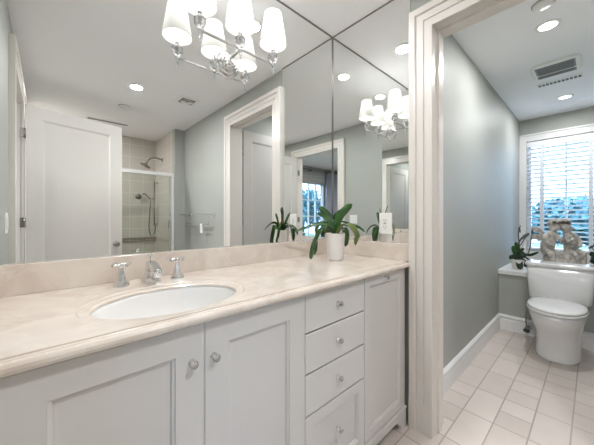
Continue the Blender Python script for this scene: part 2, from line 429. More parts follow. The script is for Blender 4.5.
# blinds
t = thing('window_blind', 'white wide-slat horizontal blind in the window behind the toilet', 'blind', (XW, (WY0+WY1)/2, 2.2))
bm = BM(); box(bm, XW-.025, XW+.018, WY0+.004, WY1-.004, 2.135, 2.205, .004); obj('headrail', bm, M['blind'], t, True)
z = 2.105; bm = BM()
k = 0
while z > .80:
    s = BM(); sl = .3
    mt = Matrix.Translation((XW-.002, 0, z)) @ Matrix.Rotation(sl, 4, 'Y')
    box(s, -.029, .029, WY0+.006, WY1-.006, -.0016, .0016)
    bmesh.ops.transform(s, matrix=mt, verts=s.verts[:])
    obj('slat', s, M['blind'], t, True); z -= .055; k += 1
bm = BM(); box(bm, XW-.03, XW+.012, WY0+.006, WY1-.006, .762, .782, .003); obj('bottom_rail', bm, M['blind'], t, True)
for y in (.464, .023):
    bm = BM(); box(bm, XW-.034, XW-.0325, y-.019, y+.019, .775, 2.14); box(bm, XW+.026, XW+.0275, y-.019, y+.019, .775, 2.14); obj('ladder_tape', bm, M['tape'], t, True)
bm = BM(); tube(bm, [(XW-.036, .585, 2.13), (XW-.037, .588, 1.45)], .002, 6); tube(bm, [(XW-.037, .588, 1.45), (XW-.037, .588, 1.41)], [.003, .009], 8); obj('pull_cord', bm, M['tape'], t, True)

# bedroom window dressing
t = thing('curtain_rod', 'dark bronze rod across the top of the bedroom window', 'curtain rod', (-2.1, BYW+.08, 2.43))
tube(bm := BM(), [(-3.45, BYW+.10, 2.43), (-.6, BYW+.10, 2.43)], .014, 10); obj('rod', bm, M['bronze'], t, True)
for x in (-3.47, -.58): lathe(bm := BM(), [(.001, -.03), (.025, -.015), (.028, 0), (.02, .02), (.001, .03)], (x, BYW+.10, 2.43), 12, 'x'); obj('finial', bm, M['bronze'], t, True)
for x in (-3.3, -2.0, -.75): obj('bracket', box(BM(), x-.01, x+.01, BYW, BYW+.10, 2.40, 2.418), M['bronze'], t, True)
def curtain(x0, x1, label):
    bm = BM(); n = 60; zs = [2.41, 1.6, .8, .03]; rings = []
    for z in zs:
        f = [V((x0+(x1-x0)*i/n, BYW+.10+.032*math.sin(i*.95+z*.3), z)) for i in range(n+1)]
        b = [p+V((0, .004, 0)) for p in f[::-1]]; rings.append(f+b)
    loft(bm, rings, True, True, True); tag(obj('curtain', bm, M['curtain']), label, 'curtain', 'bedroom curtains')
curtain(-3.20, -2.56, 'lavender-grey curtain hanging right of the bedroom window in the mirror')
t = thing('roman_shade', 'grey folded fabric shade over the top of the bedroom window', 'window shade', ((BW0+BW1)/2, BYW, BZ1))
bm = BM(); rings = []
for i in range(9): rings.append((2.08+i*.035, .03 if i % 2 else .05))
rr = [[V((BW0-.02, BYW+.01, z)), V((BW0-.02, BYW+y, z)), V((BW1+.02, BYW+y, z)), V((BW1+.02, BYW+.01, z))] for z, y in rings]
loft(bm, rr, smooth=False); obj('shade_fabric', bm, M['shade_cloth'], t, True)

# ---------------------------------------------------------------- outdoors
structbox('ground_outside', M['ground'], -16, 22, -22, 12, -.60, -.45)
def tree(x, y, h, r, label, n=5):
    t = thing('tree', label, 'tree', (x, y, -.45), group=None)
    tube(bm := BM(), [(0, 0, 0), (.04, .02, h*.5), (0, 0, h*.8)], [.13, .10, .05], 8); obj('trunk', bm, M['bark'], t)
    bm = BM()
    for k in range(n*160):
        a = random.random()*2*PI; b = math.acos(2*random.random()-1); q = r*(random.random()**.33)
        c = V((q*math.sin(b)*math.cos(a), q*math.sin(b)*math.sin(a), h*.62+q*.8*math.cos(b)*h/(2.2*r)))
        s = .10+.12*random.random(); m3 = Matrix.Translation(c) @ Matrix.Rotation(random.random()*6, 4, V((random.random()-.5, random.random()-.5, random.random()-.5)).normalized())
        vs_ = [bm.verts.new(m3 @ V(p)) for p in ((-s, 0, 0), (0, -s*.5, .02), (s, 0, 0), (0, s*.5, -.02))]; bm.faces.new(vs_)
    obj('foliage', bm, M['foliage'], t)
tree(12.5, 3.9, 2.45, 1.45, 'bushy tree outside the blind, farthest left of the row', 12)
tree(13.6, .5, 2.35, 1.5, 'bushy tree outside the blind, in the middle of the row', 12)
tree(12.8, -2.9, 2.6, 1.45, 'leafy tree outside the blind, farthest right of the row', 12)
tree(-6.2, -8.8, 3.0, 1.3, 'leafy tree outside the bedroom window, nearest of the three', 10)
tree(-9.0, -6.9, 2.8, 1.25, 'leafy tree outside the bedroom window, farthest left of the three', 10)
tree(-9.6, -10.6, 3.6, 1.5, 'taller tree farther off outside the bedroom window', 10)

# ---------------------------------------------------------------- mirrors
g = .003
bm = BM(); box(bm, X0+g, X1-.007, D, D+.005, ZS+.0004, C-g); tag(obj('wall_mirror', bm, M['mirror']), 'large frameless mirror over the vanity from splash to ceiling', 'mirror')
bm = BM(); box(bm, X1-.005, X1-.0005, (OY1+.128), D-.003, ZS+.0004, C-g); tag(obj('side_mirror', bm, M['mirror']), 'narrower side mirror on the wall by the toilet doorway, with the outlet on it', 'mirror')
bm = BM(); box(bm, X0+.0005, X0+.005, .70, D-.003, ZS+.0004, C-g); tag(obj('side_mirror', bm, M['mirror']), 'side mirror on the left wall, seen only in the mirror by the doorway', 'mirror')
bm = BM(); box(bm, X1-.009, X1-.0002, D-.0055, D+.004, ZS, C)
box(bm, X0, X1, D-.0045, D+.004, C-.0065, C-.0002); box(bm, X1-.0085, X1, OY1+.128, D, C-.0065, C-.0002)
struct('trim_mirror_joint', bm, M['nickel'])

# ---------------------------------------------------------------- vanity
YF = .735                                # cabinet face
t = thing('vanity_cabinet', 'pale grey panelled vanity cabinet under the marble counter', 'cabinet', (.65, 1.0, 0))
XA, XB = X0+.003, 1.522
bm = BM()
box(bm, XA, XA+.018, YF+.020, D-.01, .115, ZC-.026); box(bm, XB-.018, XB, YF+.020, D-.01, .115, ZC-.026)
box(bm, XA+.018, XB-.018, YF+.020, D-.01, .115, .133); box(bm, XA+.018, XB-.018, D-.022, D-.01, .133, ZC-.026)
box(bm, .705, .723, YF+.020, D-.022, .133, ZC-.026); box(bm, 1.098, 1.116, YF+.020, D-.022, .133, ZC-.026)
box(bm, XA, XB, YF+.06, YF+.08, .0, .115)       # recessed toe board
obj('carcass', bm, M['cabinet'], t, True)
# face frame pieces between the fronts
bm = BM()
for a, b in ((XA, -.075), (.7105, .7175), (1.103, 1.111), (1.500, XB), (.318, .324)): box(bm, a, b, YF+.004, YF+.020, .115, ZC-.026)
box(bm, XA, XB, YF+.002, YF+.020, .905, ZC-.026)
obj('face_frame', bm, M['cabinet'], t, True)
# bracketed base
def base_board():
    bm = BM(); top = .112; pts = []
    feet = [XA, XB]
    pr = [(XA, 0), (XA+.055, 0), (XA+.058, .02), (XA+.07, .032), (XA+.085, .036), (XA+.092, .055), (XA+.11, .062)]
    xs = pr+[(XB-(x-XA), z) for x, z in pr[::-1]]
    fr = [V((x, YF-.004, z)) for x, z in xs]; tp = [V((x, YF-.004, top)) for x, z in xs]
    fb = [p+V((0, .022, 0)) for p in fr]; tb = [p+V((0, .022, 0)) for p in tp]
    loft(bm, [[a, b, c, d] for a, b, c, d in zip(fr, tp, tb, fb)], smooth=False)
    box(bm, XA, XB, YF-.010, YF+.018, .104, .114, .002)
    return bm
obj('base_board', base_board(), M['cabinet'], t, True)
RG = [(.072, 0), (.074, .004), (.080, .006), (.082, .012), (.090, .013)]
RGs = [(.043, 0), (.045, .004), (.050, .006), (.052, .012), (.058, .013)]
def knob(parent, x, z, y=YF):
    bm = BM(); lathe(bm, [(.010, 0), (.010, -.003), (.005, -.005), (.004, -.014), (.007, -.016)], (x, y, z), 14, 'y'); obj('knob_base', bm, M['chrome'], parent, True)
    bm = BM(); lathe(bm, [(.005, -.012), (.0105, -.016), (.0118, -.021), (.0098, -.025), (.005, -.027)], (x, y, z), 8, 'y', smooth=False)
    obj('knob', bm, M['crystal'], parent, True, 'clear crystal knob')
def cab_front(kind, x0, x1, z0, z1, rg, kx, kz):
    e = .0018
    d = obj(kind, panel(BM(), x0+e, x1-e, z0+e, z1-e, YF, .019, rg), M['cabinet'], t, True); knob(d, kx, kz)
cab_front('door', -.075, .3195, .118, .905, RG, .287, .805)
cab_front('door', .3225, .712, .118, .905, RG, .350, .802)
for (z0, z1, rg, kz) in ((.755, .905, [], .832), (.598, .752, [], .678), (.437, .595, [], .520), (.118, .434, RGs, .30)): cab_front('drawer', .7155, 1.104, z0, z1, rg, .909, kz)
cab_front('door', 1.110, 1.503, .118, .905, RGs, 1.295, .883)

# countertop with the oval cut-out and moulded edge
t = thing('countertop', 'cream marble countertop with low splash running the whole vanity', 'countertop', (.65, 1.0, ZC))
SX, SY, SA, SB = .300, .930, .212, .155
bm = BM()
yf, yb = .733, D-.001; xa, xb = X0+.001, X1-.001
n = 64
def ring_rect(z):
    out = []
    for k in range(n):
        th = 2*PI*k/n; c, s = math.cos(th), math.sin(th)
        q = []
        if c > 1e-9: q.append((xb-SX)/c)
        if c < -1e-9: q.append((xa-SX)/c)
        if s > 1e-9: q.append((yb-SY)/s)
        if s < -1e-9: q.append((yf-SY)/s)
        r = min(q); out.append(V((SX+c*r, SY+s*r, z)))
    # snap the nearest samples onto the corners
    for cx, cy in ((xa, yf), (xa, yb), (xb, yf), (xb, yb)):
        i = min(range(n), key=lambda j: (out[j]-V((cx, cy, z))).length); out[i] = V((cx, cy, z))
    return out
O = lambda a, b, z: oval(SX, SY, a, b, z, n)
loft(bm, [ring_rect(ZC-.022), ring_rect(ZC), O(SA+.034, SB+.034, ZC), O(SA+.030, SB+.030, ZC-.003), O(SA+.006, SB+.006, ZC-.004), O(SA+.001, SB+.001, ZC-.008), O(SA, SB, ZC-.013), ring_rect(ZC-.022)], True, False, False, smooth=False)
# moulded nose
P = [(.733, 0), (.7328, -.0035), (.7300, -.0050), (.7260, -.0050), (.7225, -.0035), (.7170, -.0030), (.7110, -.0055), (.7065, -.011), (.705, -.018), (.708, -.025), (.716, -.029), (.728, -.030), (.745, -.030), (.745, -.022), (.7335, -.022)]
loft(bm, [[V((x, y, ZC+z)) for y, z in P] for x in (xa, xb)], smooth=False)
bmesh.ops.remove_doubles(bm, verts=bm.verts[:], dist=.00001)
obj('slab', bm, M['marble'], t, True)
bm = BM(); box(bm, X0+.001, X1-.001, D-.020, D-.001, ZC, ZS, .0015); obj('backsplash', bm, M['marble'], t, True)
bm = BM(); box(bm, X1-.021, X1-.001, .706, D-.0205, ZC, ZS, .0015); obj('side_splash', bm, M['marble'], t, True)
bm = BM(); box(bm, X0+.001, X0+.021, .74, D-.0205, ZC, ZS, .0015); obj('side_splash', bm, M['marble'], t, True)

# sink
t = thing('undermount_sink', 'white oval undermount sink let into the marble counter', 'sink', (SX, SY, ZC-.17))
bm = BM()
pr = [(1.10, -.0228), (1.01, -.0135), (.995, -.024), (.97, -.06), (.90, -.10), (.75, -.135), (.5, -.152), (.2, -.160), (.1, -.161)]
rin = [oval(SX, SY, SA*k, SB*k, ZC+z, 40) for k, z in pr]
rout = [oval(SX, SY, SA*k*1.04+.004, SB*k*1.04+.004, ZC+z-.008, 40) for k, z in pr[::-1]]
loft(bm, rin+rout, True, False, False); obj('basin', bm, M['basin'], t, True)
bm = BM(); lathe(bm, [(.004, -.1665), (.022, -.1665), (.024, -.160), (.020, -.157), (.006, -.155), (.001, -.154)], (SX, SY, ZC), 20); obj('drain', bm, M['chrome'], t, True)

# faucet: spout and two cross handles
t = thing('faucet', 'chrome widespread faucet with two cross handles behind the sink', 'faucet', (.303, 1.19, ZC))
bm = BM()
def sq(cx, cy, hx, hy, z, tilt=0): return [V((cx-hx, cy-hy, z)), V((cx+hx, cy-hy, z)), V((cx+hx, cy+hy, z)), V((cx-hx, cy+hy, z))]
loft(bm, [sq(0, 0, .030, .028, 0), sq(0, 0, .030, .028, .005), sq(0, 0, .026, .024, .010), sq(0, .002, .017, .018, .040), sq(0, .003, .0155, .017, .068), sq(0, .004, .014, .016, .082)], smooth=False)
# spout arm reaching over the bowl
pts = [(0, .004, .068), (0, -.03, .068), (0, -.065, .060), (0, -.088, .052)]
rs = []
for i, p in enumerate(pts):
    hw, hh = (.0135, .013) if i < 2 else (.013, .011)
    p = V(p); rs.append([p+V((-hw, 0, -hh)), p+V((hw, 0, -hh)), p+V((hw, 0, hh)), p+V((-hw, 0, hh))])
loft(bm, rs, smooth=False)
lathe(bm, [(.011, .032), (.0145, .036), (.0155, .050), (.0145, .060), (.009, .065), (.001, .066)], (0, -.088, 0), 16)
obj('spout', bm, M['chrome'], t)
bm = BM(); tube(bm, [(0, .010, .078), (0, .010, .100)], .003, 8); lathe(bm, [(.001, .096), (.007, .099), (.0085, .106), (.005, .112), (.001, .113)], (0, .010, 0), 12); obj('lift_rod', bm, M['chrome'], t)
for x in (-.101, .101):
    bm = BM(); lathe(bm, [(.028, 0), (.028, .004), (.024, .009), (.018, .022), (.012, .042), (.0085, .062), (.0085, .070)], (x, 0, 0), 8, smooth=False)
    h = obj('handle_base', bm, M['chrome'], t)
    bm = BM()
    for a in (.35, .35+PI/2):
        d = V((math.cos(a), math.sin(a), 0))
        tube(bm, [V((x, 0, .080))-d*.036, V((x, 0, .080))-d*.031, V((x, 0, .080))-d*.008, V((x, 0, .080))+d*.008, V((x, 0, .080))+d*.031, V((x, 0, .080))+d*.036], [.005, .0062, .0042, .0042, .0062, .005], 8)
    lathe(bm, [(.009, .069), (.010, .074), (.010, .082), (.006, .086), (.001, .087)], (x, 0, 0), 12)
    obj('cross_handle', bm, M['chrome'], h)

# outlet on the side mirror, switch on the left wall
t = thing('wall_outlet', 'white outlet plate mounted on the side mirror above the splash', 'outlet', (X1-.006, .873, 1.16))
bm = BM(); box(bm, X1-.012, X1-.0055, .832, .914, 1.092, 1.222, .003); obj('cover_plate', bm, M['plastic'], t, True)
bm = BM(); box(bm, X1-.0145, X1-.0118, .855, .891, 1.118, 1.196, .002); obj('receptacle', bm, M['plastic'], t, True)
bm = BM()
for z in (1.137, 1.177):
    for dy in (-.007, .007): box(bm, X1-.0152, X1-.0144, .873+dy-.0015, .873+dy+.0015, z-.005, z+.006)
    lathe(bm, [(.0025, -.0008), (.0025, 0)], (X1-.0144, .873, z-.012), 8, 'x')
box(bm, X1-.0155, X1-.0144, .863, .883, 1.153, 1.156); box(bm, X1-.0155, X1-.0144, .863, .883, 1.159, 1.162)
obj('slots', bm, M['slot'], t, True)
t = thing('light_switch', 'white double light switch on the left wall, seen in the side mirror', 'switch', (X0, .24, 1.16))
bm = BM(); box(bm, X0, X0+.006, .175, .305, 1.10, 1.222, .002); obj('cover_plate', bm, M['plastic'], t, True)
for y in (.213, .267): bm = BM(); box(bm, X0+.005, X0+.009, y-.017, y+.017, 1.127, 1.195, .001); obj('rocker', bm, M['plastic'], t, True)

# ---------------------------------------------------------------- doors
def panel_door(name, L, Hh, hinge, ang, label, knob_side=1, swing=1):
    """hinge: (x, y) of the pivot; slab runs along local +x; local y is its thickness"""
    t = thing(name, label, 'door', (hinge[0], hinge[1], 0), ang)
    bm = BM(); rg = [(.115, 0), (.117, .003), (.124, .004), (.130, .011), (.14, .012)]
    panel(bm, 0, L, .012, Hh, -.0175, .035, rg, True); obj('slab', bm, M['door'], t)
    for z in (.25, 1.145, 1.965):
        bm = BM(); lathe(bm, [(.007, z-.045), (.007, z+.045)], (-.008, .02*swing, 0), 10)
        box(bm, -.003, .0, -.016, .016, z-.045, z+.045); box(bm, -.040, -.003, .018*swing-.001, .018*swing+.002, z-.045, z+.045); obj('hinge', bm, M['nickel'], t)
    kn = BM()
    for s in (-1, 1):
        lathe(kn, [(.030, .0175*s), (.030, .0215*s), (.012, .026*s), (.010, .045*s), (.020, .050*s), (.027, .060*s), (.024, .072*s), (.010, .077*s), (.001, .078*s)], (L-.065, 0, .885), 16, 'y')
    obj('door_knob', kn, M['nickel'], t, label='nickel door knob')
    return t
d1 = panel_door('door_1', .765, 2.225, (X1+T+.048, OY0-.022), .0, 'open white panelled door folded back inside the toilet room', swing=1)
d2 = panel_door('door_2', .812, 2.235, (X0+.032, EY0+.035), -.245, 'open white panelled door reflected at the left of the big mirror', swing=1)
for d in (d1, d2): d['kind'] = 'structure'

# ---------------------------------------------------------------- wall light on the mirror
t = thing('vanity_light', 'three-light chrome sconce with white pleated shades, mounted on the big mirror', 'wall light', (.689, D, 1.995))
bm = BM(); lathe(bm, [(.070, 0), (.071, -.005), (.068, -.010), (.060, -.011), (.056, -.013), (.055, -.018), (.051, -.022), (.044, -.023), (.040, -.025), (.039, -.030), (.034, -.034), (.027, -.035), (.022, -.040), (.014, -.043), (.008, -.050), (.001, -.052)], (0, 0, 0), 40, 'y', smooth=False); obj('backplate', bm, M['chrome'], t)
bm = BM(); box(bm, -.006, .006, -.140, -.03, .010, .022, .001); obj('arm', bm, M['chrome'], t)
bm = BM(); box(bm, -.203, .203, -.1445, -.1355, .0135, .0225, .001); obj('crossbar', bm, M['chrome'], t)
for x in (-.20, 0, .20):
    y = -.14
    bm = BM(); lathe(bm, [(.001, -.030), (.004, -.026), (.003, -.018), (.006, -.012), (.0045, -.004), (.008, .004), (.011, .012), (.011, .020), (.006, .024), (.005, .030), (.005, .086), (.012, .090), (.012, .098), (.009, .100), (.009, .150), (.004, .152)], (x, y, 0), 14); st = obj('light_stem', bm, M['chrome'], t)
    bm = BM(); lathe(bm, [(.006, .026), (.018, .033), (.0265, .046), (.028, .056), (.0255, .068), (.016, .080), (.006, .085)], (x, y, 0), 10, smooth=False); obj('crystal_ball', bm, M['crystal'], st)
    bm = BM(); N = 72; H0, H1, R0, R1 = .122, .288, .0705, .0445
    rings = []
    for zz, r in ((H0, R0), (H0+.012, R0-.0015), (H1-.008, R1+.001), (H1, R1)):
        rings.append([V((x+(r+(.0012 if k % 2 else 0))*math.cos(2*PI*k/N), y+(r+(.0012 if k % 2 else 0))*math.sin(2*PI*k/N), zz)) for k in range(N)])
    loft(bm, rings, True, False, False)
    sh = obj('lamp_shade', bm, M['shade'], t)
    bm = BM(); tube(bm, [(x+(R0+.001)*math.cos(a*PI/12), y+(R0+.001)*math.sin(a*PI/12), H0+.003) for a in range(25)], .0022, 6, False); obj('shade_trim', bm, M['plastic'], sh)
    bm = BM(); lathe(bm, [(.005, .150), (.012, .158), (.016, .178), (.014, .195), (.007, .208), (.001, .211)], (x, y, 0), 14); obj('light_bulb', bm, M['bulb'], t)
    ld = bpy.data.lights.new('bulb_light', 'POINT'); ld.energy = BULB_W; ld.color = WARM; ld.shadow_soft_size = .03
    lo = bpy.data.objects.new('bulb_light', ld); COL.objects.link(lo); lo.parent = t; lo.location = (x, y, .235)

# ---------------------------------------------------------------- ceiling fittings
def downlight(x, y, label, watts, group='recessed ceiling lights', col=WARM, r=.050):
    t = thing('recessed_light', label, 'ceiling light', (x, y, C), group=group)
    bm = BM(); lathe(bm, [(r, -.001), (r+.002, -.006), (r+.018, -.004), (r+.020, 0)], (0, 0, 0), 32, cap0=False, cap1=False); obj('trim_ring', bm, M['plastic'], t)
    bm = BM(); lathe(bm, [(r+.001, -.0005), (r+.001, -.003), (.001, -.0035)], (0, 0, 0), 32); obj('lens', bm, M['lens'], t)
    ld = bpy.data.lights.new('downlight', 'AREA'); ld.shape = 'DISK'; ld.size = r*2; ld.energy = watts; ld.color = col; ld.spread = math.radians(180)
    lo = bpy.data.objects.new('downlight', ld); COL.objects.link(lo); lo.parent = t; lo.location = (0, 0, -.012)
    return t
downlight(.664, -.537, 'round recessed light in the middle of the bathroom ceiling, seen in the big mirror', LAMP_W*1.9)
downlight(1.04, 1.010, 'round recessed light above the right end of the vanity', LAMP_W*.55)
downlight(.40, 1.012, 'round recessed light above the sink, seen only in the side mirror', LAMP_W*.55)
downlight(.12, -2.12, 'unseen light added in the shower ceiling to brighten the tiles, hidden behind the open door', LAMP_W*2.0)  # added fill lamp, kept out of view, lifts the shower tiles
downlight(-1.6, -.4, 'unseen light added in the bedroom ceiling to brighten the dark bedroom', LAMP_W*6)  # added lamp outside the view, brightens the bedroom seen through the doorway
downlight(2.55, .215, 'nearer recessed light in the toilet room ceiling', LAMP_W*1.2)
downlight(4.21, .215, 'farther recessed light by the window in the toilet room ceiling', LAMP_W*.9)
def disc(x, y, label):
    t = thing('smoke_detector', label, 'smoke detector', (x, y, C))
    bm = BM(); lathe(bm, [(.052, 0), (.052, -.008), (.046, -.014), (.001, -.015)], (0, 0, 0), 28); obj('cover', bm, M['plastic'], t)
    bm = BM(); lathe(bm, [(.057, 0), (.057, -.003), (.052, -.0031)], (0, 0, 0), 28); obj('rim', bm, M['grille'], t)
disc(.671, -1.192, 'small round cover on the bathroom ceiling, seen in the big mirror')
disc(2.268, .213, 'small round white cover on the toilet room ceiling near the doorway')
# square vent in the bathroom
t = thing('ceiling_vent', 'square white supply vent in the bathroom ceiling, seen in the big mirror', 'vent', (1.173, -.541, C))
bm = BM(); box(bm, -.11, .11, -.11, .11, -.006, 0, .002); obj('vent_plate', bm, M['plastic'], t)
bm = BM(); box(bm, -.075, .075, -.075, .075, -.0068, -.0055); obj('vent_throat', bm, M['grille'], t)
for r in (.055, .04, .025): bm = BM(); lathe(bm, [(r, -.0065), (r+.008, -.014), (r+.010, -.014), (r+.002, -.0065)], (0, 0, 0), 28, cap0=False, cap1=False); obj('vent_louver', bm, M['plastic'], t)
t = thing('slot_diffuser', 'long dark slot vent in the shower ceiling, above the open door', 'vent', (.62, -1.95, C))
bm = BM(); box(bm, -.24, .24, -.035, .035, -.006, 0, .001); obj('frame', bm, M['plastic'], t)
bm = BM()
for y in (-.016, .016): box(bm, -.23, .23, y-.010, y+.010, -.0075, -.0055)
obj('slots', bm, M['slot'], t)
# heater fan and linear grille in the toilet room
t = thing('exhaust_fan', 'rounded rectangular exhaust fan grille in the toilet room ceiling', 'fan', (3.33, .23, C))
bm = BM(); loft(bm, [oval(0, 0, .185, .165, 0, 40, 5), oval(0, 0, .182, .162, -.010, 40, 5), oval(0, 0, .165, .145, -.016, 40, 5)]); obj('fan_cover', bm, M['plastic'], t)
bm = BM(); box(bm, -.135, .030, -.128, .128, -.0175, -.0155); box(bm, .055, .125, -.128, .128, -.0175, -.0155); obj('fan_grille', bm, M['grille'], t)
bm = BM()
for i in range(14):
    xx = -.118+i*.0115
    if xx < .033: box(bm, xx-.0018, xx+.0018, -.115, .115, -.0195, -.0172)
for xx in (.072, .084, .096, .108): box(bm, xx-.0018, xx+.0018, -.115, .115, -.0195, -.0172)
obj('fan_slat', bm, M['grille'], t)
t = thing('linear_grille', 'narrow slotted grille in the toilet room ceiling beside the exhaust fan', 'vent', (3.665, .23, C))
bm = BM(); box(bm, -.05, .05, -.165, .165, -.006, 0, .002); obj('frame', bm, M['plastic'], t)
bm = BM()
for i in range(11): box(bm, -.026, .026, -.142+i*.028-.0105, -.142+i*.028+.0105, -.0072, -.0055)
obj('slots', bm, M['slot'], t)

# ---------------------------------------------------------------- towel bar
t = thing('towel_rack', 'double chrome towel rack on the grey wall near the shower', 'towel rack', (X1, -1.03, 1.16))
for y in (-.64, -1.40):
    bm = BM(); lathe(bm, [(.026, 0), (.026, -.006), (.014, -.010), (.010, -.02)], (X1, y, 1.225), 16, 'x'); box(bm, X1-.115, X1-.012, y-.006, y+.006, 1.218, 1.230, .001)
    tube(bm, [(X1-.08, y, 1.22), (X1-.08, y, 1.10)], .005, 8); obj('bracket', bm, M['chrome'], t, True)
bm = BM(); tube(bm, [(X1-.112, -1.52, 1.225), (X1-.112, -.62, 1.225)], .009, 10); obj('upper_bar', bm, M['chrome'], t, True)
bm = BM(); tube(bm, [(X1-.08, -1.40, 1.098), (X1-.08, -.64, 1.098)], .0075, 10); obj('lower_bar', bm, M['chrome'], t, True)
bm = BM(); box(bm, X1-.0885, X1-.0865, -.87, -.80, .985, 1.105, .0004); box(bm, X1-.0735, X1-.0715, -.87, -.80, 1.04, 1.105, .0004); box(bm, X1-.0885, X1-.0715, -.87, -.80, 1.104, 1.106, .0004)
tag(obj('hanging_cloth', bm, M['plastic']), 'small white cloth strip hanging from the lower bar of the towel rack', 'cloth')

# ---------------------------------------------------------------- shower fittings
t = thing('shower_enclosure', 'framed clear glass shower enclosure with white header rail', 'shower door', (.6, YS-.04, .12))
bm = BM(); box(bm, X0+.001, 1.405, YS-.065, YS-.015, 1.80, 1.848, .004); obj('header_rail', bm, M['white_trim'], t, True)
bm = BM(); box(bm, 1.378, 1.405, YS-.06, YS-.02, .12, 1.80, .003); obj('wall_jamb', bm, M['white_trim'], t, True)
bm = BM(); box(bm, X0+.001, 1.378, YS-.06, YS-.02, .12, .145, .003); obj('bottom_track', bm, M['chrome'], t, True)
for a, b, y in ((X0+.01, .62, YS-.048), (.58, 1.372, YS-.034)):
    bm = BM(); box(bm, a, b, y-.003, y+.003, .147, 1.80); p = obj('glass_panel', bm, M['shower_glass'], t, True)
bm = BM(); box(bm, 1.345, 1.372, YS-.040, YS-.026, .147, 1.80, .002); obj('panel_stile', bm, M['chrome'], t, True)
bm = BM(); tube(bm, [(1.325, YS-.028, 1.02), (1.325, YS-.010, 1.02), (1.325, YS-.010, 1.14), (1.325, YS-.028, 1.14)], .005, 8); obj('pull', bm, M['nickel'], t, True)
t = thing('fixed_shower', 'dark metal shower head on a curved arm high on the shower wall', 'shower head', (1.406, -2.25, 2.12))
tube(bm := BM(), spline([(1.400, -2.25, 2.14), (1.30, -2.25, 2.16), (1.22, -2.26, 2.13), (1.17, -2.27, 2.06)], 5), .010, 10); lathe(bm, [(.032, -.002), (.032, -.008), (.012, -.016)], (1.406, -2.25, 2.14), 16, 'x'); obj('arm', bm, M['nickel'], t, True)
bm = BM(); lathe(bm, [(.014, .05), (.022, .03), (.05, .012), (.075, .0), (.075, -.010), (.001, -.012)], (0, 0, 0), 24)
bmesh.ops.transform(bm, matrix=Matrix.Translation((1.155, -2.27, 2.02)) @ Matrix.Rotation(.45, 4, 'Y'), verts=bm.verts[:]); obj('spray_plate', bm, M['nickel'], t, True)
t = thing('hand_shower', 'hand shower on a slide bar with a looping hose', 'hand shower', (1.406, -2.50, 1.4))
tube(bm := BM(), [(1.35, -2.50, 1.80), (1.35, -2.50, 1.05)], .010, 10)
for z in (1.78, 1.07): tube(bm, [(1.405, -2.50, z), (1.35, -2.50, z)], .012, 10)
obj('slide_bar', bm, M['nickel'], t, True)
tube(bm := BM(), [(1.34, -2.50, 1.50), (1.28, -2.47, 1.50), (1.20, -2.43, 1.56)], [.012, .010, .011], 10); lathe(bm, [(.012, .02), (.035, .008), (.038, -.004), (.001, -.006)], (1.18, -2.43, 1.565), 18); obj('handset', bm, M['nickel'], t, True)
tube(bm := BM(), spline([(1.29, -2.47, 1.49), (1.27, -2.46, 1.25), (1.26, -2.46, 1.00), (1.30, -2.48, .87), (1.35, -2.50, .92), (1.38, -2.50, 1.06)], 6), .008, 8); obj('hose', bm, M['nickel'], t, True)
t = thing('shower_valve', 'round shower valve with a lever on the tiled back wall', 'shower valve', (1.13, YB, 1.535))
lathe(bm := BM(), [(.045, 0), (.045, .006), (.03, .012), (.025, .035), (.001, .038)], (1.13, YB, 1.535), 22, 'y'); obj('valve_plate', bm, M['nickel'], t, True)
tube(bm := BM(), [(1.13, YB+.035, 1.535), (1.13, YB+.045, 1.60)], [.009, .006], 8); obj('lever', bm, M['nickel'], t, True)

# ---------------------------------------------------------------- orchid on the counter
def leaf(bm, pts, wmax, fold=.35, n=6, thick=.0014, tipround=.75, side=None, base=.45):
    P = spline(pts, n); L = len(P); rings = []; pa = None
    for i, p in enumerate(P):
        s = i/(L-1); d = (P[min(i+1, L-1)]-P[max(i-1, 0)]).normalized()
        sd = V(side) if side is not None else d.cross(V((0, 0, 1)))
        sd = (sd-d*sd.dot(d)).normalized()
        if pa is not None and sd.dot(pa) < 0: sd = -sd
        pa = sd; nr = sd.cross(d).normalized()
        wv = wmax*(base+(1-base)*math.sin(min(1, s/.55)*PI/2)) * (1 if s < tipround else math.sqrt(max(0.002, 1-((s-tipround)/(1-tipround))**2)))
        up = nr if nr.z > 0 else -nr
        rings.append([p+sd*wv+up*wv*fold, p+sd*wv*.5+up*wv*fold*.3, p, p-sd*wv*.5+up*wv*fold*.3, p-sd*wv+up*wv*fold,
                      p-sd*wv*.5+up*(wv*fold*.3-thick), p-up*thick*1.5, p+sd*wv*.5+up*(wv*fold*.3-thick)])
    return loft(bm, rings)
CAMR, CAMF = V((.7373, -.6756, 0)), V((.6756, .7373, 0))
ox, oy = 1.268, 1.045
t = thing('potted_orchid', 'green leafy orchid in a white ribbed pot at the right end of the counter', 'potted plant', (ox, oy, ZC))
bm = BM(); N = 48; rings = []
for r, z in ((.040, 0), (.044, .003), (.0455, .02), (.056, .145), (.0575, .158), (.0585, .160), (.0555, .161), (.0525, .145)):
    rings.append([V(((r+(.0009 if k % 2 and .003 < z < .15 else 0))*math.cos(2*PI*k/N), (r+(.0009 if k % 2 and .003 < z < .15 else 0))*math.sin(2*PI*k/N), z)) for k in range(N)])
loft(bm, rings); obj('pot', bm, M['pot'], t)
bm = BM(); lathe(bm, [(.053, .138), (.050, .148), (.03, .154), (.001, .156)], (0, 0, 0), 24); obj('bark_mix', bm, M['soil'], t)
def lf(pts, w_, m='leaf', sd=None, fold=.3, **k):
    P3 = [CAMR*(a/1000)+CAMF*(c/1000)+V((0, 0, b/1000)) for a, b, c in pts]
    s = CAMR*sd[0]+CAMF*sd[2]+V((0, 0, sd[1])) if sd else None
    obj('leaf', leaf(BM(), P3, w_, fold, side=s, **k), M[m], t)
